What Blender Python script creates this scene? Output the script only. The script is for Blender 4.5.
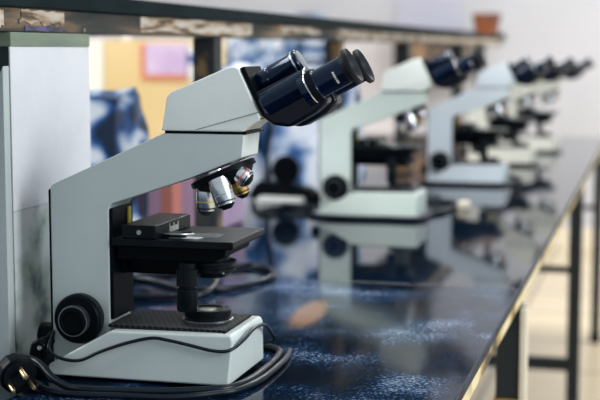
import bpy, bmesh, math, random
from mathutils import Vector, Matrix, Euler, noise
random.seed(4)
SC = bpy.context.scene
COL = SC.collection
for o in list(bpy.data.objects): bpy.data.objects.remove(o)

# ---------------------------------------------------------------- camera, light, exposure
# z = 0 is the bench top, the floor lies 0.9 m below it
cd = bpy.data.cameras.new('camera'); cam = bpy.data.objects.new('camera', cd); COL.objects.link(cam)
cd.sensor_width = 36; cd.lens = 81.0; cd.clip_start = .05
cam.location = (0, 0, .38)
cam.rotation_euler = (math.radians(90 - 6.34), 0, math.radians(14.726))
cd.dof.use_dof = True; cd.dof.focus_distance = 1.515; cd.dof.aperture_fstop = 5.0
SC.camera = cam
w = bpy.data.worlds.new('world'); SC.world = w; w.use_nodes = True
w.node_tree.nodes['Background'].inputs[0].default_value = (.74, .86, .95, 1)
w.node_tree.nodes['Background'].inputs[1].default_value = .62
def area(name, loc, target, size, size_y, power, color):
    l = bpy.data.lights.new(name, 'AREA'); l.shape = 'RECTANGLE'; l.size = size; l.size_y = size_y
    l.energy = power; l.color = color
    o = bpy.data.objects.new(name, l); COL.objects.link(o); o.location = loc
    o.rotation_euler = (Vector(target) - Vector(loc)).to_track_quat('-Z', 'Y').to_euler()
    return o
area('window_daylight', (2.6, 1.0, 1.3), (-.5, 1.6, .1), 1.6, 1.4, 85, (.93, .97, 1))
area('ceiling_lamp_light', (-.5, 2.6, 2.1), (-.5, 2.6, 0), 1.2, .3, 26, (1, .96, .88))
area('ceiling_lamp_light', (-.6, 5.6, 2.1), (-.6, 5.6, 0), 2.4, .6, 90, (1, .97, .92))
area('room_daylight', (1.2, 6.6, 1.5), (-2.0, 9.0, .2), 2.0, 1.4, 75, (1, .97, .93))
area('left_daylight', (-3.6, 2.2, 1.7), (-2.0, 5.2, .2), 1.4, 1.2, 75, (1, .97, .95))
SC.view_settings.view_transform = 'Standard'; SC.view_settings.look = 'None'
SC.view_settings.gamma = 1; SC.view_settings.use_curve_mapping = False
SC.view_settings.exposure = 0.0

area('left_fill_light', (-2.6, 1.3, 1.3), (-.95, 3.4, .1), 1.2, 1.0, 45, (.95, .98, 1))  # unseen fill lamp added to brighten the dust covers under the shelf
# ---------------------------------------------------------------- materials
def mat(name, col, rough=.5, metal=0, coat=0, spec=.5, emit=None, trans=0, ior=1.45):
    m = bpy.data.materials.new(name); m.use_nodes = True
    b = m.node_tree.nodes['Principled BSDF']
    b.inputs['Base Color'].default_value = (*col, 1); b.inputs['Roughness'].default_value = rough
    b.inputs['Metallic'].default_value = metal; b.inputs['Coat Weight'].default_value = coat
    b.inputs['Specular IOR Level'].default_value = spec; b.inputs['IOR'].default_value = ior
    b.inputs['Transmission Weight'].default_value = trans
    return m
def nd(m, t, **k):
    n = m.node_tree.nodes.new(t)
    for a, v in k.items(): setattr(n, a, v)
    return n
def noise_mat(name, stops, scale=8, detail=6, rough=.5, metal=0, stretch=(1, 1, 1), bump=0, kind='noise', spec=.5, distort=0, bscale=None):
    m = mat(name, stops[0][1], rough, metal, spec=spec); L = m.node_tree.links; b = m.node_tree.nodes['Principled BSDF']
    tc = nd(m, 'ShaderNodeTexCoord'); mp = nd(m, 'ShaderNodeMapping'); mp.inputs['Scale'].default_value = stretch
    L.new(tc.outputs['Object'], mp.inputs[0])
    n = nd(m, 'ShaderNodeTexNoise'); n.inputs['Scale'].default_value = scale; n.inputs['Detail'].default_value = detail
    n.inputs['Distortion'].default_value = distort
    L.new(mp.outputs[0], n.inputs['Vector'])
    r = nd(m, 'ShaderNodeValToRGB'); cr = r.color_ramp
    cr.elements[0].position = stops[0][0]; cr.elements[0].color = (*stops[0][1], 1)
    cr.elements[1].position = stops[-1][0]; cr.elements[1].color = (*stops[-1][1], 1)
    for p, c in stops[1:-1]: cr.elements.new(p).color = (*c, 1)
    L.new(n.outputs[0], r.inputs[0]); L.new(r.outputs[0], b.inputs['Base Color'])
    if bump:
        n2 = nd(m, 'ShaderNodeTexNoise'); n2.inputs['Scale'].default_value = bscale or scale * 4
        n2.inputs['Detail'].default_value = 5
        L.new(tc.outputs['Object'], n2.inputs['Vector'])
        bp = nd(m, 'ShaderNodeBump'); bp.inputs['Strength'].default_value = bump; bp.inputs['Distance'].default_value = .002
        L.new(n2.outputs[0], bp.inputs['Height']); L.new(bp.outputs[0], b.inputs['Normal'])
    return m

def paint(name, c):
    c2 = tuple(x * .90 for x in c)
    return noise_mat(name, [(.35, c2), (.65, c)], scale=9, detail=5, rough=.38, bump=.12, bscale=900, spec=.45)
PAINT = paint('green_white_enamel', (.64, .70, .675))
HEADP = paint('pale_enamel', (.90, .93, .88))
PAINT2 = paint('pale_green_enamel', (.64, .73, .67))
PAINT3 = paint('bluish_white_enamel', (.66, .72, .77))
PAINT4 = paint('cream_enamel', (.80, .78, .68))
BLACK = mat('black_plastic', (.002, .004, .006), .42, spec=.08)
SATIN = noise_mat('satin_black_metal', [(.3, (.003, .005, .007)), (.7, (.007, .010, .013))], scale=30, rough=.32, spec=.14, bump=.1, bscale=600)
INKD = mat('black_gloss', (.001, .003, .010), .28, spec=.3)
INK = mat('blue_black_gloss', (.001, .005, .020), .22, coat=.28, spec=.35)
INK.node_tree.nodes['Principled BSDF'].inputs['Specular Tint'].default_value = (.45, .68, 1, 1)
INK.node_tree.nodes['Principled BSDF'].inputs['Coat Tint'].default_value = (.7, .85, 1, 1)
RUBBER = mat('black_rubber', (.004, .006, .010), .5, spec=.3)
CABLE = mat('cable_rubber', (.004, .009, .016), .3, spec=.35)
CHROME = mat('chrome', (.75, .76, .78), .27, 1)
BRASS = mat('brass', (.62, .46, .26), .36, 1)
GOLD = mat('aged_brass', (.66, .42, .16), .3, 1)
PINK = mat('pink_ring', (.75, .12, .10), .5)
YEL = mat('yellow_ring', (.7, .55, .05), .5)
WHITE = mat('white_mark', (.8, .8, .74), .5)
STEEL = mat('dull_steel', (.42, .44, .46), .33, 1)
BROWN = mat('brown_knob_cap', (.20, .12, .08), .4)
def glassm():
    m = mat('lens_glass', (.75, .78, .66), .08, spec=.8, coat=.5); return m
LENS = glassm()
EYEL = mat('eyepiece_glass', (.02, .03, .06), .05, spec=.9, coat=1)
SLIDE = mat('slide_glass', (.78, .84, .86), .06, trans=.75, spec=.7)

def grid_mat():
    m = mat('ribbed_black_plate', (.012, .016, .02), .5, spec=.1); L = m.node_tree.links; b = m.node_tree.nodes['Principled BSDF']
    tc = nd(m, 'ShaderNodeTexCoord'); v = nd(m, 'ShaderNodeTexBrick'); v.inputs['Scale'].default_value = 1
    v.inputs['Brick Width'].default_value = .007; v.inputs['Row Height'].default_value = .007
    v.inputs['Mortar Size'].default_value = .0011; v.inputs['Color1'].default_value = (.003, .005, .007, 1)
    v.inputs['Color2'].default_value = (.004, .006, .008, 1); v.inputs['Mortar'].default_value = (.045, .05, .055, 1)
    L.new(tc.outputs['Object'], v.inputs['Vector']); L.new(v.outputs['Color'], b.inputs['Base Color'])
    return m
GRID = grid_mat()
KNURL = mat('knurled_dark_metal', (.34, .36, .38), .35, 1)

def bench_mat(name, rmin, rmax, bump, sp, spec, reflection_patch=None):
    m = mat(name, (.01, .02, .04), .1, spec=spec); L = m.node_tree.links; b = m.node_tree.nodes['Principled BSDF']
    tc = nd(m, 'ShaderNodeTexCoord')
    n = nd(m, 'ShaderNodeTexNoise'); n.inputs['Scale'].default_value = 5; n.inputs['Detail'].default_value = 7
    n.inputs['Roughness'].default_value = .65
    L.new(tc.outputs['Object'], n.inputs['Vector'])
    mr = nd(m, 'ShaderNodeMapRange'); mr.inputs['From Min'].default_value = .35; mr.inputs['From Max'].default_value = .68
    mr.inputs['To Min'].default_value = rmin; mr.inputs['To Max'].default_value = rmax
    L.new(n.outputs[0], mr.inputs[0]); L.new(mr.outputs[0], b.inputs['Roughness'])
    # bluish window sparkle painted as blue grey grains crowding in patches
    s = nd(m, 'ShaderNodeTexNoise'); s.inputs['Scale'].default_value = 210; s.inputs['Detail'].default_value = 4
    s.inputs['Roughness'].default_value = .7
    L.new(tc.outputs['Object'], s.inputs['Vector'])
    big = nd(m, 'ShaderNodeTexNoise'); big.inputs['Scale'].default_value = 5.5; big.inputs['Detail'].default_value = 5
    big.inputs['Roughness'].default_value = .6
    L.new(tc.outputs['Object'], big.inputs['Vector'])
    add = nd(m, 'ShaderNodeMath', operation='MULTIPLY_ADD'); add.inputs[1].default_value = 1.1
    L.new(big.outputs[0], add.inputs[0]); L.new(s.outputs[0], add.inputs[2])
    hm = nd(m, 'ShaderNodeMath', operation='MULTIPLY'); hm.inputs[1].default_value = .5
    L.new(add.outputs[0], hm.inputs[0])
    r = nd(m, 'ShaderNodeValToRGB'); cr = r.color_ramp
    cr.elements[0].position = .508; cr.elements[0].color = (.002, .006, .013, 1)
    cr.elements[1].position = .668; cr.elements[1].color = (.32 * sp, .40 * sp, .50 * sp, 1)
    cr.elements.new(.553).color = (.004, .016, .045, 1)
    cr.elements.new(.593).color = (.022 * sp, .060 * sp, .14 * sp, 1)
    L.new(hm.outputs[0], r.inputs[0]); L.new(r.outputs[0], b.inputs['Base Color'])
    if reflection_patch:  # orange-brown reflection painted into the slab colour
        mp = nd(m, 'ShaderNodeMapping', vector_type='TEXTURE'); mp.inputs['Location'].default_value = (reflection_patch[0], reflection_patch[1], 0)
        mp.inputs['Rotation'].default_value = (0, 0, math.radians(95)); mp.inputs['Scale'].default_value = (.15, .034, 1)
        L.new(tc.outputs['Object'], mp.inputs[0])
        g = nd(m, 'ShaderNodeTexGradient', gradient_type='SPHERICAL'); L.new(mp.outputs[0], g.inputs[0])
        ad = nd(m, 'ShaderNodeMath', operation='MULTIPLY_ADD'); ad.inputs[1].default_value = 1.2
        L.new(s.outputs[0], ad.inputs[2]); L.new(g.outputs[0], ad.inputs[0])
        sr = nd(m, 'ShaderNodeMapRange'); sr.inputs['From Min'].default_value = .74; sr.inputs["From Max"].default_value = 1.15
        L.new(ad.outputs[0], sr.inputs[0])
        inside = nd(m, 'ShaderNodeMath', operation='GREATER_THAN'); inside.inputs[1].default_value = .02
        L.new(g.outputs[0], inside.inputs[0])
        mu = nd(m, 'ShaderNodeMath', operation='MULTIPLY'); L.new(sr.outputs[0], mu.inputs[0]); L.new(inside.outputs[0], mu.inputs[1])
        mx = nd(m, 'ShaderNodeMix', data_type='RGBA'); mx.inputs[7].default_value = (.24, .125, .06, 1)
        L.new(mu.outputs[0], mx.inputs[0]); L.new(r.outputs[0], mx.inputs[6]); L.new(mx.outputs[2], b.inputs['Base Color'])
    bp = nd(m, 'ShaderNodeBump'); bp.inputs['Strength'].default_value = bump; bp.inputs['Distance'].default_value = .001
    L.new(s.outputs[0], bp.inputs['Height']); L.new(bp.outputs[0], b.inputs['Normal'])
    return m
BENCH1 = bench_mat('wet_laminate_painted_glints', .045, .12, .03, 1.0, .15, (-.478, 1.87))
BENCH2 = bench_mat('polished_black_laminate', .03, .06, .004, .05, .45)
EDGE = noise_mat('worn_yellow_wood_edge', [(.33, (.03, .03, .03)), (.42, (.45, .30, .10)), (.56, (.80, .68, .42))], scale=14, stretch=(1, .5, 1), rough=.6)
BEDGE = noise_mat('chipped_black_edge', [(.35, (.01, .014, .02)), (.68, (.02, .04, .09)), (.8, (.2, .22, .25))], scale=26, rough=.5, spec=.1)
APRON = noise_mat('flaking_painted_wood', [(.38, (.012, .024, .024)), (.50, (.05, .042, .032)), (.60, (.20, .13, .08)), (.70, (.50, .40, .29))], scale=3.2, stretch=(1, 1.0, 9), rough=.65, distort=.6)
SHELFM = noise_mat('dark_shelf_laminate', [(.4, (.004, .011, .013)), (.8, (.012, .022, .025))], scale=12, rough=.55, spec=.05)
FLAKE = noise_mat('cream_flaked_paint', [(.38, (.10, .07, .045)), (.46, (.40, .29, .19)), (.54, (.56, .47, .38)), (.7, (.64, .58, .52))], scale=11, stretch=(1, 1, 8), rough=.7)
PURP = noise_mat('violet_stain', [(.4, (.05, .05, .06)), (.7, (.16, .12, .28))], scale=40, rough=.7)
RUST = noise_mat('rusty_dark_steel', [(.42, (.014, .02, .022)), (.56, (.03, .03, .028)), (.62, (.22, .13, .06))], scale=14, rough=.55)
PIER = noise_mat('white_painted_board', [(.40, (.68, .68, .71)), (.60, (.80, .79, .82))], scale=4, rough=.5, bump=.25, bscale=60)
GREENTR = noise_mat('greenish_trim', [(.3, (.15, .19, .15)), (.7, (.24, .28, .20))], scale=10, stretch=(1, 1, 5), rough=.6)
SMUDGE = noise_mat('grimy_white_board', [(.33, (.10, .13, .14)), (.42, (.36, .44, .38)), (.54, (.62, .66, .66))], scale=13, rough=.6)
GREYB = noise_mat('grey_weathered_board', [(.3, (.36, .42, .42)), (.7, (.52, .56, .55))], scale=9, stretch=(1, 1, .3), rough=.6, bump=.3, bscale=90)
DKGREEN = noise_mat('dark_green_board', [(.3, (.012, .03, .03)), (.7, (.03, .055, .05))], scale=9, rough=.6)
WALL = noise_mat('grey_plaster', [(.3, (.47, .47, .50)), (.7, (.53, .53, .57))], scale=1.2, rough=.8, bump=.05)
def tile_mat():
    m = mat('cream_floor_tiles', (.6, .5, .35), .25); L = m.node_tree.links; b = m.node_tree.nodes['Principled BSDF']
    tc = nd(m, 'ShaderNodeTexCoord'); v = nd(m, 'ShaderNodeTexBrick'); v.offset = 0
    v.inputs['Scale'].default_value = 1; v.inputs['Brick Width'].default_value = .6; v.inputs['Row Height'].default_value = .6
    v.inputs['Mortar Size'].default_value = .012; v.inputs['Color1'].default_value = (.80, .66, .44, 1)
    v.inputs['Color2'].default_value = (.72, .60, .42, 1); v.inputs['Mortar'].default_value = (.34, .27, .18, 1)
    L.new(tc.outputs['Object'], v.inputs['Vector']); L.new(v.outputs['Color'], b.inputs['Base Color'])
    return m
TILE = tile_mat()
BAGM = noise_mat('printed_blue_white_plastic', [(.39, (.006, .02, .05)), (.46, (.02, .09, .30)), (.50, (.25, .38, .62)), (.57, (.80, .84, .90))], scale=11, detail=1.5, rough=.3, distort=.4, stretch=(1, 1, 1.15))
BAGM2 = noise_mat('printed_blue_white_cloth', [(.36, (.006, .025, .06)), (.44, (.03, .12, .34)), (.50, (.36, .47, .66)), (.60, (.76, .80, .88))], scale=11, detail=1.5, rough=.5, distort=.5)
BLUE = mat('blue_print', (.02, .07, .32), .4)
YELW = noise_mat('yellow_paint', [(.3, (.62, .45, .20)), (.7, (.70, .54, .29))], scale=2, rough=.6)
CREAMW = mat('cream_curtain_cloth', (.68, .64, .66), .8)
LILAC = noise_mat('lilac_cloth', [(.35, (.50, .34, .52)), (.65, (.66, .50, .66))], scale=3, rough=.8)
CORAL = mat('coral_paint', (.75, .26, .20), .6)
LILP = noise_mat('lilac_poster', [(.4, (.50, .36, .55)), (.6, (.66, .54, .70))], scale=5, rough=.6)
ORANGE = mat('orange_frame', (.62, .20, .09), .5)
TERRA = noise_mat('orange_brown_clay', [(.38, (.05, .018, .012)), (.66, (.26, .07, .015))], scale=8, rough=.5)
DWOOD = noise_mat('dark_brown_wood', [(.35, (.035, .025, .02)), (.55, (.12, .08, .06)), (.7, (.38, .22, .10))], scale=5, rough=.5)
POSTER = mat('pale_lilac_paper', (.46, .46, .55), .7)
FRAME = mat('black_steel_tube', (.010, .016, .018), .4)
OCHRE = mat('ochre_paint', (.55, .30, .04), .5)
CREAMP = mat('cream_painted_strip', (.78, .70, .56), .5)

# ---------------------------------------------------------------- mesh helpers
def link(name, bm, m, parent=None, smooth=True, bevel=0, seg=2, sub=0):
    me = bpy.data.meshes.new(name); bmesh.ops.recalc_face_normals(bm, faces=bm.faces); bm.to_mesh(me); bm.free()
    for mm in (m if isinstance(m, (list, tuple)) else [m]): me.materials.append(mm)
    o = bpy.data.objects.new(name, me); COL.objects.link(o)
    if parent: o.parent = parent
    if smooth:
        for p in me.polygons: p.use_smooth = True
        me.set_sharp_from_angle(angle=math.radians(38))
    if bevel:
        b = o.modifiers.new('bevel', 'BEVEL'); b.width = bevel; b.segments = seg; b.limit_method = 'ANGLE'
        b.angle_limit = math.radians(28); b.harden_normals = True
    if sub:
        s = o.modifiers.new('sub', 'SUBSURF'); s.levels = s.render_levels = sub
    return o
def box(bm, x0, x1, y0, y1, z0, z1):
    v = [bm.verts.new((x, y, z)) for x in (x0, x1) for y in (y0, y1) for z in (z0, z1)]
    for f in ((0, 1, 3, 2), (4, 6, 7, 5), (0, 4, 5, 1), (2, 3, 7, 6), (0, 2, 6, 4), (1, 5, 7, 3)):
        bm.faces.new([v[i] for i in f])
def prism(bm, pts, y0, y1, inset=0):
    """polygon in x,z swept along y"""
    a = [bm.verts.new((x, y0, z)) for x, z in pts]; b = [bm.verts.new((x, y1, z)) for x, z in pts]
    n = len(pts); bm.faces.new(a); bm.faces.new(b[::-1])
    for i in range(n): bm.faces.new((a[i], b[i], b[(i + 1) % n], a[(i + 1) % n]))
def zprism(bm, pts, z0, z1):
    a = [bm.verts.new((x, y, z0)) for x, y in pts]; b = [bm.verts.new((x, y, z1)) for x, y in pts]
    n = len(pts); bm.faces.new(a); bm.faces.new(b[::-1])
    for i in range(n): bm.faces.new((a[i], b[i], b[(i + 1) % n], a[(i + 1) % n]))
def lathe(bm, o, d, prof, n=40, knurl=0, mi=0, caps=True):
    """profile of (distance along d, radius) turned about the axis through o"""
    o = Vector(o); d = Vector(d).normalized(); q = d.to_track_quat('Z', 'Y')
    rings = []
    for t, r in prof:
        ring = []
        for i in range(n):
            a = 2 * math.pi * i / n; rr = r + (knurl if (knurl and i % 2) else 0)
            ring.append(bm.verts.new(o + q @ Vector((rr * math.cos(a), rr * math.sin(a), t))))
        rings.append(ring)
    fs = []
    for a, b in zip(rings, rings[1:]):
        for i in range(n): fs.append(bm.faces.new((a[i], a[(i + 1) % n], b[(i + 1) % n], b[i])))
    if caps:
        fs.append(bm.faces.new(rings[0][::-1])); fs.append(bm.faces.new(rings[-1]))
    for f in fs: f.material_index = mi
def smoothpts(P, k=8):
    P = [Vector(p) for p in P]; out = []
    for i in range(len(P) - 1):
        p0 = P[max(i - 1, 0)]; p1 = P[i]; p2 = P[i + 1]; p3 = P[min(i + 2, len(P) - 1)]
        for j in range(k):
            t = j / k
            out.append(.5 * ((2 * p1) + (-p0 + p2) * t + (2 * p0 - 5 * p1 + 4 * p2 - p3) * t * t + (-p0 + 3 * p1 - 3 * p2 + p3) * t ** 3))
    out.append(P[-1]); return out
def tube(bm, P, r, n=10, k=8):
    P = smoothpts(P, k); rings = []; up = Vector((0, 0, 1)); prev = None
    for i, p in enumerate(P):
        t = (P[min(i + 1, len(P) - 1)] - P[max(i - 1, 0)]).normalized()
        if prev is None:
            u = t.cross(up) if abs(t.z) < .9 else t.cross(Vector((1, 0, 0)))
        else: u = prev - t * prev.dot(t)
        u.normalize(); prev = u; v = t.cross(u)
        rings.append([bm.verts.new(p + r * (math.cos(2 * math.pi * j / n) * u + math.sin(2 * math.pi * j / n) * v)) for j in range(n)])
    for a, b in zip(rings, rings[1:]):
        for j in range(n): bm.faces.new((a[j], a[(j + 1) % n], b[(j + 1) % n], b[j]))
    bm.faces.new(rings[0][::-1]); bm.faces.new(rings[-1])
def tag(o, label, cat, group=None, kind=None):
    if label: o['label'] = label
    if cat: o['category'] = cat
    if group: o['group'] = group
    if kind: o['kind'] = kind
    return o
def struct(name, bm, m, bevel=0):
    o = link(name, bm, m, smooth=False, bevel=bevel); o['kind'] = 'structure'; return o
def empty(name, loc=(0, 0, 0), rz=0):
    o = bpy.data.objects.new(name, None); COL.objects.link(o); o.location = loc; o.rotation_euler = (0, 0, rz)
    o.empty_display_size = .05; return o
def part(name, m, parent, fn, **k):
    bm = bmesh.new(); fn(bm); return link(name, bm, m, parent, **k)
def copy_tree(o, parent=None, remap=None):
    c = o.copy(); COL.objects.link(c); c.parent = parent
    if c.type == 'MESH' and remap and any(m in remap for m in o.data.materials):
        key = (o.data.name, id(remap))
        if key not in CACHE:
            d = o.data.copy()
            for i, m in enumerate(d.materials):
                if m in remap: d.materials[i] = remap[m]
            CACHE[key] = d
        c.data = CACHE[key]
    for ch in KIDS.get(o, []): copy_tree(ch, c, remap)
    return c
CACHE = {}; KIDS = {}

# ---------------------------------------------------------------- setting
bm = bmesh.new(); box(bm, -5.5, 3.0, -.6, 9.12, -1.0, -.9); struct('floor', bm, TILE)
bm = bmesh.new(); box(bm, -5.5, 3.0, 9.0, 9.12, -.9, 2.6); struct('wall_back', bm, WALL)
bm = bmesh.new(); box(bm, -5.5, -5.38, -.6, 9.0, -.9, 2.6); struct('wall_left', bm, WALL)
bm = bmesh.new(); box(bm, -5.38, 3.0, 8.975, 9.0, -.9, -.78); struct('baseboard_back', bm, CREAMP)

bm = bmesh.new(); box(bm, -4.3, -1.45, 8.96, 8.999, 1.2, 2.4)  # unseen dark panel, added so the near worktop reflects something dark
cbd = link('unseen_dark_panel', bm, mat('unseen_panel_paint', (.012, .022, .022), .6), smooth=False); tag(cbd, 'wide dark panel added out of view on the back wall to darken the worktop reflection', 'unseen_dark_panel')
# bench: empty > two slabs, wooden edge strips, steel legs
XE = -.203
bench = tag(empty('laboratory_bench', (-.9, 3.4, -.9)), 'long black topped laboratory bench with a worn yellow wooden edge', 'bench')
def bpart(name, m, fn, **k):
    o = part(name, m, bench, fn, **k); o.matrix_parent_inverse = Matrix.Translation((.9, -3.4, .9)); return o
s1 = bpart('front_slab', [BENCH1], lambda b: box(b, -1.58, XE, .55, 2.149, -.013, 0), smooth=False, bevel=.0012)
s1['label'] = 'wet nearest worktop slab with painted blue glints'
s2 = bpart('rear_slab', [BENCH2], lambda b: box(b, -1.58, XE, 2.153, 6.08, -.013, 0), smooth=False, bevel=.0012)
s2['label'] = 'mirror-like polished worktop slab'
bpart('slab_joint', WHITE, lambda b: box(b, -1.58, XE - .002, 2.149, 2.153, -.013, -.0008), smooth=False)
bpart('worn_edge', BEDGE, lambda b: box(b, XE, XE + .0015, .55, 6.08, -.0115, -.001), smooth=False)
bpart('wooden_edge_strip', EDGE, lambda b: box(b, XE - .03, XE - .001, .6, 6.05, -.034, -.013), smooth=False, bevel=.001)
bpart('apron_rail', FRAME, lambda b: box(b, XE - .07, XE - .032, 6.05 - 5.45, 6.05, -.09, -.0132), smooth=False)
for i, yy in enumerate((1.1, 2.26, 4.25, 5.98)):
    l = bpart('leg', FRAME, lambda b: box(b, XE - .045, XE - .005, yy - .02, yy + .02, -.88, -.034), smooth=False, bevel=.002)
    f = part('painted_sleeve' if i == 1 else 'foot_cap', OCHRE if i == 1 else RUBBER, l, lambda b: box(b, XE - .048, XE - .002, yy - .023, yy + .023, -.9, -.205 if i == 1 else -.86), smooth=False)
    l2 = bpart('leg', FRAME, lambda b: box(b, -1.56, -1.52, yy - .02, yy + .02, -.9, -.013), smooth=False, bevel=.002)
for yy, zs in ((4.25, (-.303, -.605)), (5.98, (-.303,)),):
    for z in zs:
        bpart('crossbar', FRAME, lambda b: box(b, -1.52, XE - .045, yy - .012, yy + .012, z - (.010 if z > -.4 else .02), z + (.010 if z > -.4 else .02)), smooth=False, bevel=.002)
bpart('leg_strip', CREAMP, lambda b: box(b, XE - .0045, XE + .004, 2.235, 2.29, -.88, -.05), smooth=False)

# pier board carrying the shelf, its two faces seen
pier = tag(empty('shelf_pier', (-.78, 1.56, 0)), 'white painted board pier standing on the bench under the near end of the shelf', 'pier')
def ppart(name, m, fn, **k):
    o = part(name, m, pier, fn, **k); o.matrix_parent_inverse = Matrix.Translation((.78, -1.56, 0)); return o
ppart('side_board', PIER, lambda b: box(b, -.7325, -.73, 1.447, 1.675, .19, .384), smooth=False, bevel=.0008)
o = ppart('lower_side_board', SMUDGE, lambda b: box(b, -.7325, -.7305, 1.447, 1.675, 0, .19), smooth=False); o['label'] = 'stained lower part of the board'
o = ppart('top_trim', GREENTR, lambda b: box(b, -.75, -.729, 1.447, 1.675, .384, .401), smooth=False, bevel=.001)
ppart('core_board', DKGREEN, lambda b: box(b, -.83, -.733, 1.452, 1.67, 0, .401), smooth=False)

# grey board in front of the pier, upper edge slanted
o = part('partition_board', GREYB, None, lambda b: prism(b, [(-.84, 0), (-.7312, 0), (-.7312, .362), (-.752, .325), (-.84, .17)], 1.430, 1.4455), smooth=False, bevel=.001)
tag(o, 'grey weathered board with a slanted top at the left edge of the picture', 'board')

# shelf: top board, painted apron, steel posts
shelf = tag(empty('bench_shelf', (-.9, 3.9, 0)), 'long raised shelf with dark top and flaking painted edge above the bench', 'shelf')
def spart(name, m, fn, **k):
    o = part(name, m, shelf, fn, **k); o.matrix_parent_inverse = Matrix.Translation((.9, -3.9, 0)); return o
spart('top_board', SHELFM, lambda b: box(b, -1.02, -.722, .5, 6.75, .430, .452), smooth=False, bevel=.002)
spart('painted_apron', APRON, lambda b: box(b, -.76, -.73, .5, 6.7, .4015, .430), smooth=False, bevel=.001)
for a, b_, zz, mm in ((1.475, 1.595, .411, FLAKE), (1.485, 1.59, .402, PURP), (1.86, 2.42, .406, FLAKE), (2.62, 2.95, .414, FLAKE), (3.12, 4.2, .406, FLAKE), (4.26, 6.6, .408, FLAKE), (1.36, 1.43, .406, FLAKE)):
    z1 = .4105 if mm is PURP else .4290
    bmx = bmesh.new(); n = 14; top = []; bot = []
    for i in range(n + 1):
        y = a + (b_ - a) * i / n
        top.append((y, z1 - random.uniform(0, .003))); bot.append((y, zz - random.uniform(-.004, .002) if mm is not PURP else zz + random.uniform(0, .002)))
    vs = [bmx.verts.new((-.7285, y, max(z, .4017))) for y, z in top + bot[::-1]]
    f = bmx.faces.new(vs); r = bmesh.ops.extrude_face_region(bmx, geom=[f])
    for v in r['geom']:
        if isinstance(v, bmesh.types.BMVert): v.co.x -= .0015
    o = link('flaked_paint_patch', bmx, mm, shelf, smooth=False); o.matrix_parent_inverse = Matrix.Translation((.9, -3.9, 0))
for yy in (2.24, 3.2, 4.12, 5.3, 6.0):
    p = spart('post', RUST, lambda b: box(b, -.775, -.735, yy - .02, yy + .02, 0, .4015), smooth=False, bevel=.002)
    part('foot_plate', FRAME, p, lambda b: box(b, -.79, -.72, yy - .035, yy + .035, 0, .006), smooth=False)
    part('bracket', RUST, p, lambda b: box(b, -.99, -.7751, yy - .012, yy + .012,   .405, .4295), smooth=False)
for yy in (1.47, 1.655, 2.68):
    spart('bolt', STEEL, lambda b: lathe(b, (-.7295, yy, .414 if yy != 1.655 else .406), (1, 0, 0), [(0, .003), (.0022, .0026)], n=10))

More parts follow.
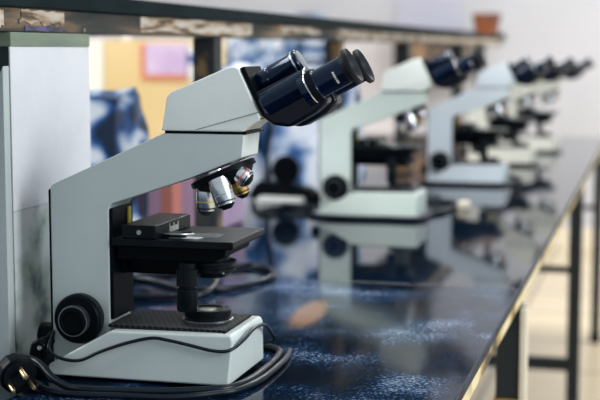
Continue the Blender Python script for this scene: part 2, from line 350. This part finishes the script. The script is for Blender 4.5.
# ---------------------------------------------------------------- microscope
def ax(deg): return Vector((math.cos(math.radians(deg)), 0, math.sin(math.radians(deg))))
AX = ax(28.5)
def make_microscope():
    root = empty('microscope', (-.555, 1.485, 0))
    K = lambda *a, **k: part(a[0], a[1], root, a[2], **k)
    # base with chamfered front and sloping rear shoulder
    def base(b):
        prof = [(-.128, .004), (.100, .004), (.104, .055), (.101, .061), (-.044, .059), (-.128, .012)]
        y0, y1 = -.071, .072
        A = [b.verts.new((x, y0 + (.006 if z > .03 else 0), z)) for x, z in prof]
        B = [b.verts.new((x, y1 - (.016 if z > .03 else 0), z)) for x, z in prof]
        b.faces.new(A); b.faces.new(B[::-1]); n = len(prof)
        for i in range(n): b.faces.new((A[i], B[i], B[(i + 1) % n], A[(i + 1) % n]))
    K('base', PAINT, base, bevel=.0028, seg=3)
    for sx in (-.11, .085):
        for sy in (-.05, .052):
            K('rubber_foot', RUBBER, lambda b: lathe(b, (sx, sy, 0), (0, 0, 1), [(0, .009), (.0045, .009)], n=20))
    bp = K('base_plate', GRID, lambda b: prism(b, [(-.052, .0605), (.088, .0605), (.088, .0640), (-.052, .0640)], -.052, .046), smooth=False, bevel=.001)
    K('plate_edge', BLACK, lambda b: prism(b, [(.0882, .0605), (.0915, .0605), (.0915, .0636), (.0882, .0636)], -.054, .048), smooth=False)
    # arm: one bent column and beam
    def arm(b):
        P = [(-.118, .016), (-.0565, .050), (-.0565, .194), (-.0555, .199), (-.051, .203), (-.041, .206), (.044, .2345), (.106, .2595),
             (.1085, .2855), (.012, .2855), (-.127, .2235), (-.130, .220), (-.130, .020), (-.128, .012)]
        prism(b, P, -.034, .030)
    K('arm', PAINT, arm, bevel=.0016, seg=2)
    K('arm_shadow_gap', BLACK, lambda b: prism(b, [(-.1335, .016), (-.1312, .016), (-.1312, .218), (-.1335, .216)], -.031, .030), smooth=False)  # black strip drawn for the shadow gap along the arm's back edge
    K('arm_lining', BLACK, lambda b: prism(b, [(-.056, .066), (-.0520, .066), (-.0520, .198), (-.056, .196)], -.0332, .029), smooth=False)
    # head: wedge shaped housing that swivels on the arm
    def head(b):
        side = [(.010, .2885), (.0115, .293), (.0165, .327), (.021, .332), (.088, .3605), (.097, .3615), (.102, .359), (.1275, .305), (.1265, .3015), (.113, .294), (.108, .2885)]
        y0, y1 = -.036, .032
        cz = lambda z: .004 * max(0, min(1, (z - .30) / .06))
        A = [b.verts.new((x, y0 + cz(z), z)) for x, z in side]; B = [b.verts.new((x, y1 - cz(z), z)) for x, z in side]
        b.faces.new(A); b.faces.new(B[::-1]); n = len(side)
        for i in range(n): b.faces.new((A[i], B[i], B[(i + 1) % n], A[(i + 1) % n]))
    h = K('head', HEADP, head, bevel=.0022, seg=3)
    K('head_seam', BLACK, lambda b: prism(b, [(.014, .2856), (.111, .2856), (.111, .2885), (.014, .2885)], -.0335, .036), smooth=False)
    part('crease_line', GREENTR, h, lambda b: prism(b, [(.052, .2905), (.053, .2900), (.1265, .3105), (.1262, .3113)], -.0367, -.0355), smooth=False)
    # binocular housings
    A0 = Vector((.112, 0, .332))
    n_ = Vector((-AX.z, 0, AX.x))
    def pt(t, s): v = A0 + AX * t + n_ * s; return (v.x, v.z)
    K('binocular_collar', BLACK, lambda b: prism(b, [(.1025, .3595), (.1075, .362), (.133, .309), (.1295, .305)], -.030, .034), bevel=.001)
    def housing(b, y0, y1):
        P = [(.112, .333), (.1235, .3225), (.126, .306), (.140, .2965), (.160, .2945), (.190, .311), (.206, .324), (.187, .350), (.1755, .358), (.122, .3385)]
        prism(b, P, y0, y1)
    def nh(b):
        P = [(.116, .3305), (.1235, .318), (.128, .3055), (.140, .2962), (.161, .294), (.190, .3105), (.205, .3235), (.1975, .337), (.187, .350), (.1765, .3605)]
        prism(b, P, -.030, -.004)
    def fh(b):
        P = [(.116, .3305), (.1235, .318), (.130, .3035), (.142, .295), (.163, .292), (.192, .308), (.206, .3215), (.1975, .337), (.187, .350), (.1765, .3605)]
        prism(b, P, .012, .044)
    o = K('prism_housing', INKD, nh, bevel=.0045, seg=4)
    BC = Vector((.1765, -.0245, .3605)) - n_ * .0150
    K('ocular_barrel', INK, lambda b: lathe(b, BC - AX * .062, AX, [(0, .0120), (.003, .0146), (.060, .0148), (.064, .0148)], n=48))
    K('barrel_ring', CHROME, lambda b: lathe(b, BC - AX * .002, AX, [(0, .0150), (.0008, .0155), (.0022, .0155), (.003, .0150)], n=48)); K('prism_housing', INKD, fh, bevel=.005, seg=4)
    K('housing_web', BLACK, lambda b: prism(b, [(.114, .328), (.130, .306), (.160, .300), (.185, .315), (.170, .340), (.120, .335)], -.006, .014))
    # upper tube, joined cylinders with a bright end face
    HB = Vector((.102, 0, .3335))
    ut = K('hinge_tube', INK, lambda b: lathe(b, HB, AX, [(0, .0115), (.002, .0125), (.031, .0125), (.032, .0115), (.034, .0115), (.035, .0130), (.062, .0130), (.064, .0145), (.071, .0145), (.072, .0135)], n=40))
    part('end_cap', STEEL, ut, lambda b: lathe(b, HB + AX * .072, AX, [(0, .0120), (.002, .0120), (.0025, .008)], n=32))
    part('clamp_ring', CHROME, ut, lambda b: lathe(b, HB + AX * .0655, AX, [(0, .0147), (.001, .0150), (.002, .0147)], n=40))
    # eyepieces
    for y, dz in ((-.030, 0), (.032, -.001)):
        E0 = Vector((.234, y, .3640 + dz)) - AX * .058
        e = K('eyepiece', INK, lambda b: lathe(b, E0, AX, [(-.006, .0175), (0, .0178), (.005, .0178), (.006, .0168), (.012, .0168), (.013, .0160), (.046, .0162), (.047, .0150), (.052, .0150)], n=48))
        part('knurled_ring', SATIN, e, lambda b: lathe(b, E0 + AX * .004, AX, [(0, .0186), (.008, .0186)], n=96, knurl=.0006), smooth=False)
        part('chrome_ring', CHROME, e, lambda b: lathe(b, E0 + AX * .0022, AX, [(0, .0182), (.0008, .0185), (.0016, .0182)], n=48))
        part('eyecup', RUBBER, e, lambda b: lathe(b, E0 + AX * .044, AX, [(0, .0160), (.0055, .0162), (.0078, .0198), (.0086, .0210), (.0125, .0212), (.0140, .0202), (.0132, .0165), (.0085, .0110), (.0075, .0095)], n=48))
        part('lens', EYEL, e, lambda b: lathe(b, E0 + AX * .0515, AX, [(0, .0094), (.001, .0090), (.0018, .005), (.002, .001)], n=32))
        if y < 0:
            def mk(b):
                q = AX.to_track_quat('Z', 'Y')
                for k in range(5):
                    a = math.radians(-172 + k * 6)
                    c = E0 + AX * .036 + Vector((-AX.z * .0163 * math.sin(a + math.pi / 2) * 1, 0, 0)) * 0
                for k in range(6):
                    th = math.radians(-38 + k * 9)
                    d = Vector((0, -1, 0)) * math.cos(th) + n_ * math.sin(th)
                    d2 = Vector((0, 1, 0)) * math.sin(th) + n_ * math.cos(th)
                    c = E0 + AX * .036 + d * .01615; hw, hh = .0012, .0009
                    if k in (2,): hh = .0005
                    vs = [b.verts.new(c + AX * sx * hw + d2 * sy * hh + d * sz * .0003) for sx in (-1, 1) for sy in (-1, 1) for sz in (-1, 1)]
                    for f in ((0, 1, 3, 2), (4, 6, 7, 5), (0, 4, 5, 1), (2, 3, 7, 6), (0, 2, 6, 4), (1, 5, 7, 3)): b.faces.new([vs[i] for i in f])
            part('engraved_mark', WHITE, e, mk, smooth=False)
    # dovetail and nosepiece
    NA = ax(-66); nc = Vector((.0735, 0, .2365))
    K('nosepiece', BLACK, lambda b: lathe(b, nc + NA * -.003, NA, [(-.002, .038), (-.001, .0400), (.0045, .0400), (.0055, .036), (.010, .033), (.016, .024), (.018, .018)], n=56))
    def objective(base, d, L, r, mm, ring, tip=True, rings=True):
        d = Vector(d).normalized(); base = Vector(base)
        ob = K('objective', mm, lambda b: lathe(b, base, d, [(0, r * .80), (.003, r * .80), (.0035, r), (L * .30, r), (L * .31, r * .95), (L * .34, r * .95), (L * .35, r), (L * .78, r * .98), (L * .84, r * .86), (L * .88, r * .84)], n=40))
        part('tip', SATIN, ob, lambda b: lathe(b, base + d * L * .88, d, [(0, r * .82), (L * .03, r * .80), (L * .08, r * .55), (L * .12, r * .40)], n=32))
        part('colour_band', ring, ob, lambda b: lathe(b, base + d * L * .62, d, [(0, r * 1.008), (.0014, r * 1.008)], n=40))
        part('ring', SATIN, ob, lambda b: lathe(b, base + d * L * .80, d, [(0, r * 1.0), (.001, r * 1.0)], n=40))
        return ob
    objective((.050, .004, .232), (0, 0, -1), .044, .0118, CHROME, YEL)
    objective((.0715, -.026, .243), (.36, -.06, -1), .046, .0125, CHROME, STEEL)
    objective((.086, -.014, .2475), (.62, .0, -.46), .030, .0110, CHROME, PINK)
    objective((.080, .008, .246), (.40, .10, -1), .040, .0095, GOLD, YEL)
    # stage
    K('stage', SATIN, lambda b: prism(b, [(-.052, .1535), (.094, .1535), (.0955, .1555), (.0955, .1625), (-.052, .1625)], -.036, .093), smooth=False, bevel=.0012)
    K('stage_carrier', BLACK, lambda b: prism(b, [(-.0515, .136), (.060, .136), (.082, .143), (.084, .1532), (-.0515, .1532)], -.026, .072), smooth=False, bevel=.002)
    hb = K('slide_holder', SATIN, lambda b: prism(b, [(-.040, .1628), (.002, .1628), (.002, .1785), (-.040, .1785)], -.036, .086), smooth=False, bevel=.0012)
    def ticks(b):
        for k in range(9): box(b, .0022, .0027, .010 + k * .0036, .0112 + k * .0036, .1655, .1755 if k % 4 == 0 else .172)
    part('scale', WHITE, hb, ticks, smooth=False)
    part('screw', STEEL, hb, lambda b: lathe(b, (-.018, -.0362, .1705), (0, -1, 0), [(0, .0032), (.0016, .0028)], n=16))
    K('slide_clip', SATIN, lambda b: zprism(b, [(.003, -.020), (.032, -.030), (.036, -.026), (.020, -.008), (.030, .010), (.026, .014), (.003, .006)], .1650, .1672), smooth=False)
    K('clip_arm', STEEL, lambda b: tube(b, [(.004, -.026, .169), (.018, -.031, .169), (.034, -.022, .168), (.038, -.006, .1665)], .0012, n=8))
    K('glass_slide', SLIDE, lambda b: box(b, .012, .066, -.006, .020, .1628, .1640), smooth=False)
    K('slide_paper', WHITE, lambda b: zprism(b, [(.012, -.020), (.046, -.022), (.050, -.008), (.016, -.006)], .1627, .1633), smooth=False)
    # stage drive stalk with two knobs
    K('stage_drive', SATIN, lambda b: lathe(b, (.038, -.030, .136), (0, 0, -1), [(0, .010), (.006, .010), (.007, .0128), (.026, .0128), (.027, .010), (.029, .010), (.030, .0122), (.054, .0122), (.056, .011)], n=40))
    # condenser
    K('condenser', SATIN, lambda b: lathe(b, (.056, .008, .1355), (0, 0, -1), [(-.004, .020), (0, .020), (.001, .0285), (.004, .0285), (.005, .025), (.008, .025), (.009, .0275), (.013, .0275), (.014, .018), (.020, .016)], n=72, knurl=0))
    K('aperture_lever', STEEL, lambda b: tube(b, [(.070, -.016, .1265), (.080, -.028, .1260), (.083, -.033, .1262)], .0012, n=8))
    K('condenser_mount', BLACK, lambda b: box(b, -.0515, .034, .000, .022, .116, .1358), smooth=False, bevel=.003)
    K('guide_rail', BLACK, lambda b: box(b, -.0515, -.0445, -.012, .016, .118, .153), smooth=False, bevel=.001)
    # field lamp on the base
    fl = K('field_lamp', SATIN, lambda b: lathe(b, (.050, .008, .0640), (0, 0, 1), [(0, .0285), (.003, .0285), (.004, .0275), (.0115, .0280), (.0130, .0265), (.0132, .0180), (.0118, .0165)], n=60))
    part('lens', LENS, fl, lambda b: lathe(b, (.050, .008, .0740), (0, 0, 1), [(0, .0130), (.0015, .012), (.0022, .008), (.0025, .001)], n=40))
    part('lower_rim', STEEL, fl, lambda b: lathe(b, (.050, .008, .0640), (0, 0, 1), [(0, .0300), (.0012, .0300), (.0016, .0288)], n=60))
    # focus knobs
    for s in (-1, 1):
        y = -.0345 if s < 0 else .0305
        c = K('coarse_focus_knob', BLACK, lambda b: lathe(b, (-.090, y, .068), (0, s, 0), [(0, .018), (.003, .018), (.004, .0275), (.006, .0288), (.019, .0288), (.0215, .027), (.022, .019)], n=64))
        part('grip_ring', SATIN, c, lambda b: lathe(b, (-.090, y + s * .008, .068), (0, s, 0), [(0, .0290), (.009, .0290)], n=140, knurl=.0005), smooth=False)
        part('toothed_ring', KNURL, c, lambda b: lathe(b, (-.090, y + s * .0222, .068), (0, s, 0), [(0, .0174), (.0095, .0176)], n=96, knurl=.0007), smooth=False)
        f = part('fine_focus_knob', BLACK, c, lambda b: lathe(b, (-.090, y + s * .0222, .068), (0, s, 0), [(0, .0165), (.010, .0168), (.0115, .0160), (.0120, .0125), (.0108, .012), (.0106, .004)], n=64))
    K('knob_cap', BROWN, lambda b: lathe(b, (-.090, .064, .068), (0, 1, 0), [(0, .0150), (.003, .0140), (.0036, .01)], n=30))
    K('yellow_reflection', YEL, lambda b: box(b, -.0518, -.0500, .012, .020, .164, .194), smooth=False)  # yellow reflection beside the arm lining, built as a coloured bar
    # mains socket at the foot of the arm
    sk = K('power_inlet', BLACK, lambda b: lathe(b, (-.1335, -.022, .040), (-1, -.12, 0), [(-.004, .014), (.002, .014), (.006, .016), (.016, .016), (.018, .012)], n=28))
    return root
scope = make_microscope()
for o in list(bpy.data.objects):
    if o.parent: KIDS.setdefault(o.parent, []).append(o)
tag(scope, 'sharply focused green-white microscope nearest the camera, cord draped over its base', 'microscope', 'microscopes in a row on the bench')
R2 = {PAINT: PAINT2, HEADP: HEADP}; R3 = {PAINT: PAINT3, HEADP: PAINT3}; R4 = {PAINT: PAINT4, HEADP: PAINT4}; R5 = {PAINT: PAINT4, HEADP: PAINT4, YEL: PINK}
MS = []
for x, y, rz, s, rm, lab in (
    (-.612, 3.035, 0, 1.0, R2, 'blurred pale green microscope, second in the row, directly behind the nearest one'),
    (-.504, 3.86, 0, .955, R3, 'bluish white microscope in the middle of the row of five'),
    (-.484, 4.55, -3, .935, R4, 'cream microscope standing between the bluish one and the farthest one'),
    (-.450, 5.15, -6, .92, R5, 'farthest cream microscope at the far end of the bench')):
    c = copy_tree(scope, None, rm); c.location = (x, y, 0); c.rotation_euler = (0, 0, math.radians(rz)); c.scale = (s, s, s)
    tag(c, lab, 'microscope', 'microscopes in a row on the bench'); MS.append(c)

# ---------------------------------------------------------------- cords and plug at the nearest microscope
cord = part('power_cord', CABLE, scope, lambda b: tube(b, [(-.690, 1.440, .040), (-.684, 1.445, .048), (-.676, 1.434, .050), (-.672, 1.412, .040), (-.668, 1.409, .033), (-.656, 1.409, .026), (-.633, 1.409, .025), (-.608, 1.411, .036), (-.578, 1.413, .047),
     (-.547, 1.415, .0545), (-.525, 1.4145, .053), (-.500, 1.414, .049), (-.473, 1.413, .0445), (-.4545, 1.417, .0450), (-.4455, 1.440, .052), (-.4435, 1.480, .0585), (-.4435, 1.520, .0545), (-.4435, 1.548, .040),
     (-.4435, 1.562, .028), (-.460, 1.566, .022), (-.50, 1.566, .020)], .0020, n=10))
cord.matrix_parent_inverse = Matrix.Translation((.555, -1.485, 0))
CORD3 = (lambda par: part('power_cord', CABLE, par, lambda b: tube(b, [(-.655, 1.352, .0062), (-.632, 1.342, .0045), (-.60, 1.340, .0045), (-.56, 1.345, .0045), (-.50, 1.352, .0045), (-.46, 1.380, .0045), (-.440, 1.402, .0045), (-.4295, 1.45, .0045), (-.4275, 1.51, .0045), (-.430, 1.57, .0045), (-.437, 1.61, .0045)], .0036, n=12)))
coil = part('extension_cable', CABLE, None, lambda b: tube(b, [(-.90, 2.03, .0055), (-.86, 2.06, .0055), (-.80, 2.055, .0055), (-.75, 2.02, .0055), (-.70, 1.985, .0055), (-.655, 2.0, .0055), (-.625, 2.05, .0055), (-.608, 2.13, .0055), (-.63, 2.20, .0055), (-.67, 2.235, .0055), (-.705, 2.22, .0055),
     (-.72, 2.15, .0055), (-.78, 2.13, .0055), (-.85, 2.00, .0055), (-.84, 1.94, .0055), (-.78, 1.90, .0055), (-.70, 1.925, .0055), (-.665, 1.955, .0055), (-.67, 2.03, .0150), (-.69, 2.07, .0055)], .0052, n=12))
tag(coil, 'loop of thick black cable lying behind the nearest microscope', 'cable')

plug = tag(empty('power_plug', (-.668, 1.345, 0), 0), 'black mains plug with brass pins and a thick cord at the lower left corner', 'plug')
PM = Matrix.Translation((-.676, 1.338, .0235)) @ Vector((.62, -.62, -.22)).to_track_quat('X', 'Z').to_matrix().to_4x4()
def plugpart(name, m, fn, parent=plug, place=True, **k):
    bm = bmesh.new(); fn(bm)
    if place: bm.transform(PM)
    o = link(name, bm, m, parent, **k)
    o.matrix_parent_inverse = Matrix.Translation((.668, -1.345, 0)); return o
plugpart('plug_body', BLACK, lambda b: (lathe(b, (-.030, 0, 0), (1, 0, 0), [(0, .0075), (.008, .011), (.014, .018), (.028, .0215), (.036, .0215), (.038, .020)], n=12)), bevel=.001)
plugpart('face_plate', SATIN, lambda b: lathe(b, (.008, 0, 0), (1, 0, 0), [(0, .018), (.0015, .0175)], n=24))
for py, pz, r, L in ((-.0115, -.007, .0024, .018), (.0115, -.007, .0024, .018), (0, .0095, .0032, .021)):
    plugpart('pin', BRASS, lambda b: lathe(b, (.0095, py, pz), (1, 0, 0), [(0, r), (L - .002, r), (L, r * .6)], n=16))
plugpart('power_cord', CABLE, lambda b: tube(b, [(-.698, 1.360, .026), (-.700, 1.382, .030), (-.688, 1.392, .028), (-.670, 1.385, .0235), (-.648, 1.371, .012), (-.625, 1.362, .0055), (-.600, 1.359, .0050), (-.569, 1.364, .0048), (-.52, 1.372, .0048), (-.482, 1.388, .0048), (-.452, 1.408, .0048), (-.440, 1.45, .0048), (-.438, 1.51, .0048), (-.442, 1.575, .0048), (-.455, 1.61, .0048), (-.52, 1.635, .0048), (-.60, 1.64, .0048)], .0044, n=12), place=False)
# second plug standing behind, leading into the microscope inlet
SM = Matrix.Translation((.555, -1.485, 0))
def c2(name, m, fn, parent=scope, **k):
    o = part(name, m, parent, fn, **k); o.matrix_parent_inverse = SM; return o
con = c2('power_connector', BLACK, lambda b: prism(b, [(-.703, .001), (-.675, .001), (-.673, .020), (-.676, .042), (-.684, .048), (-.694, .042), (-.699, .020)], 1.408, 1.432), bevel=.004, seg=3)
cc = CORD3(scope); cc.matrix_parent_inverse = SM
c2('cord_sleeve', RUBBER, lambda b: tube(b, [(-.700, 1.412, .012), (-.690, 1.385, .010), (-.672, 1.362, .008), (-.655, 1.350, .007)], .0058, n=14))
part('screw', STEEL, con, lambda b: lathe(b, (-.682, 1.408, .037), (0, -1, .1), [(0, .003), (.0016, .0024)], n=16))
part('screw', STEEL, con, lambda b: lathe(b, (-.689, 1.408, .018), (0, -1, .1), [(0, .0022), (.0016, .0018)], n=16))

# cords beside the microscopes further back, dark shadow bands under the last two
for pts, own in (
    ([(-.76, 2.985, .0055), (-.72, 2.952, .0055), (-.66, 2.945, .0055), (-.58, 2.950, .0055), (-.51, 2.952, .0055), (-.495, 2.99, .0055), (-.492, 3.06, .0055), (-.47, 3.13, .0055), (-.47, 3.3, .0055), (-.56, 3.35, .0055)], 0),
    ([(-.64, 3.79, .0055), (-.60, 3.778, .0055), (-.50, 3.776, .0055), (-.42, 3.78, .0055), (-.395, 3.82, .0055), (-.393, 3.90, .0055)], 1),
    ([(-.61, 4.475, .0055), (-.50, 4.466, .0055), (-.40, 4.466, .0055), (-.378, 4.50, .0055), (-.378, 4.58, .0055)], 2),  # dark tube drawn for the shadow under the fourth base
    ([(-.57, 5.085, .0055), (-.48, 5.07, .0055), (-.37, 5.06, .0055), (-.345, 5.09, .0055), (-.340, 5.18, .0055)], 3),  # shadow under the farthest base, drawn as a dark tube
    ([(-.76, 3.00, .004), (-.83, 2.96, .004), (-.90, 3.03, .004), (-.86, 3.12, .004), (-.79, 3.12, .004), (-.83, 3.17, .004), (-.88, 3.17, .004)], 0),
    ([(-.40, 3.82, .004), (-.37, 3.92, .004), (-.40, 4.05, .004), (-.47, 4.1, .004), (-.56, 4.07, .004)], 1)):
    o = part('power_cord', CABLE, MS[own], lambda b: tube(b, pts, max(.004, pts[0][2]), n=10))
    bpy.context.view_layer.update(); o.matrix_parent_inverse = MS[own].matrix_world.inverted()
adp = part('white_adapter', CREAMP, None, lambda b: box(b, -.452, -.425, 3.20, 3.245, 0, .018), smooth=False, bevel=.003)
tag(adp, 'small white adapter on the bench beside the bluish microscope', 'adapter')

# ---------------------------------------------------------------- wrapped things on the other side of the bench
def lump(name, c, size, m, seed, amp=.10, lab='', cat='bag', group=None, taper=.8):
    bm = bmesh.new(); bmesh.ops.create_cube(bm, size=1)
    bmesh.ops.subdivide_edges(bm, edges=bm.edges[:], cuts=14, use_grid_fill=True)
    for v in bm.verts:
        p = v.co.copy(); q = p.copy()
        r = max(abs(p.x), abs(p.y)); f = 1 - (1 - taper) * max(0, p.z + .1)
        q.x *= f; q.y *= f
        l = p.normalized() * .5 * 1.25; q = q.lerp(l, .16)
        nn = noise.noise_vector(p * 2.6 + Vector((seed, seed * .7, 0))) * amp
        n2 = noise.noise_vector(p * 7 + Vector((seed, 3, seed))) * amp * .3
        q += nn + n2; q.z = max(q.z, -.5)
        v.co = Vector((q.x * size[0], q.y * size[1], (q.z + .5) * size[2]))
    o = link(name, bm, m); o.location = c; tag(o, lab, cat, group); return o
lump('plastic_bag', (-1.10, 2.42, 0), (.27, .16, .30), BAGM, 1.3, .05, 'blue and white printed plastic bag right of the white pier board', 'bag', taper=.95)
lump('dust_cover', (-1.085, 3.50, 0), (.15, .2, .33), BAGM2, 5.1, .08, 'blue and white dust cover at left of the pair under the shelf', 'dust cover', 'printed dust covers')
lump('dust_cover', (-.885, 3.56, 0), (.20, .24, .35), BAGM2, 8.7, .08, 'wide blue and white dust cover right behind the black round knob', 'dust cover', 'printed dust covers')
kn = tag(empty('covered_instrument', (-.90, 3.26, 0)), 'small black instrument with a round knob and white base left of the second microscope', 'instrument')
def ki(name, m, fn, **k):
    o = part(name, m, kn, fn, **k); o.matrix_parent_inverse = Matrix.Translation((.90, -3.26, 0)); return o
ki('knob', BLACK, lambda b: lathe(b, (-.900, 3.30, .080), (.1, -1, 0), [(0, .030), (.01, .036), (.035, .036), (.04, .030)], n=40))
ki('body', BLACK, lambda b: prism(b, [(-.99, .0), (-.83, .0), (-.83, .030), (-.89, .045), (-.97, .050), (-.99, .03)], 3.27, 3.33), bevel=.006)
ki('white_base', HEADP, lambda b: prism(b, [(-.965, 0), (-.84, 0), (-.845, .013), (-.955, .015)], 3.22, 3.262), bevel=.004)
# lilac cloth covered box behind the nearest microscope
lc = part('lilac_box', LILAC, None, lambda b: box(b, -1.22, -.875, 2.62, 2.86, 0, .17), smooth=False, bevel=.01)
tag(lc, 'lilac box on the bench, seen through the opening of the nearest microscope', 'box')
tag(part('coral_carton', CORAL, None, lambda b: box(b, -.962, -.935, 2.55, 2.60, 0, .165), smooth=False, bevel=.002), 'narrow coral carton standing in front of the lilac box', 'carton')

# ---------------------------------------------------------------- far background
cb = tag(empty('yellow_cupboard', (-2.2, 5.2, -.9)), 'yellow cupboard with a lilac picture on it behind the shelf', 'cupboard')
def cbp(name, m, fn, parent=cb, **k):
    o = part(name, m, parent, fn, **k)
    if parent is cb: o.matrix_parent_inverse = Matrix.Translation((2.2, -5.2, .9))
    return o
cbp('carcass', YELW, lambda b: box(b, -2.12, -1.74, 5.0, 5.4, -.9, .42), smooth=False, bevel=.005)
cbp('side_frame', PAINT4, lambda b: box(b, -2.20, -2.121, 5.0, 5.4, -.9, .42), smooth=False, bevel=.005)
pc = tag(part('picture', LILP, None, lambda b: box(b, -1.935, -1.765, 4.985, 4.998, .285, .405), smooth=False), 'lilac picture in an orange frame on the yellow cupboard', 'picture')
part('frame', ORANGE, pc, lambda b: (box(b, -1.955, -1.936, 4.98, 4.999, .265, .405), box(b, -1.936, -1.765, 4.98, 4.999, .265, .284)), smooth=False)
em = tag(part('blue_sticker', BLUE, None, lambda b: lathe(b, (-1.756, 4.996, .345), (0, -1, 0), [(0, .020), (.002, .020)], n=28)), 'round blue sticker beside the lilac picture', 'sticker')
part('paper', WHITE, em, lambda b: box(b, -1.764, -1.741, 4.9962, 4.999, .26, .40), smooth=False)
def curtain(b):
    n = 40; a = []; c = []
    for i in range(n + 1):
        x = -2.62 + .41 * i / n; y = 5.5 + .03 * math.sin(i * 1.1)
        a.append((x, y)); c.append((x, y + .012))
    zprism(b, a + c[::-1], -.6, .95)
tag(part('curtain', CREAMW, None, curtain), 'pale pleated curtain left of the yellow cupboard', 'curtain')
tag(part('notice_board', CREAMW, None, lambda b: box(b, -2.10, -1.70, 8.93, 8.99, -.4, .44), smooth=False, bevel=.005), 'plain cream board on the back wall left of the brown cupboard', 'board')
pp = tag(part('printed_poster', BAGM2, None, lambda b: box(b, -2.88, -2.18, 8.97, 8.995, -.5, .62), smooth=False), 'blue and white printed poster on the back wall behind the shelf posts', 'poster')
wc = tag(part('wall_cupboard', DWOOD, None, lambda b: box(b, -1.64, -1.17, 8.6, 8.99, .20, .50), smooth=False, bevel=.004), 'dark brown wall cupboard low on the back wall', 'cupboard')
for a in (-1.62, -1.40): part('door', DWOOD, wc, lambda b: box(b, a, a + .21, 8.585, 8.599, .215, .485), smooth=False, bevel=.003)
tag(part('notice_paper', POSTER, None, lambda b: box(b, -1.70, -1.25, 8.985, 8.998, .52, 1.05), smooth=False), 'pale lilac paper notice pinned high on the back wall', 'notice')
pot = part('clay_pot', TERRA, None, lambda b: lathe(b, (-.795, 6.55, .4520), (0, 0, 1), [(0, .050), (.004, .055), (.075, .064), (.077, .068), (.100, .069), (.102, .063), (.09, .060)], n=32))
tag(pot, 'small orange brown clay pot on the far end of the shelf', 'pot')
lb = part('seed_tray', SHELFM, None, lambda b: box(b, -.83, -.725, 6.63, 6.74, .452, .461), smooth=False, bevel=.002)
tag(lb, 'flat dark tray at the far tip of the shelf beside the pot', 'tray')
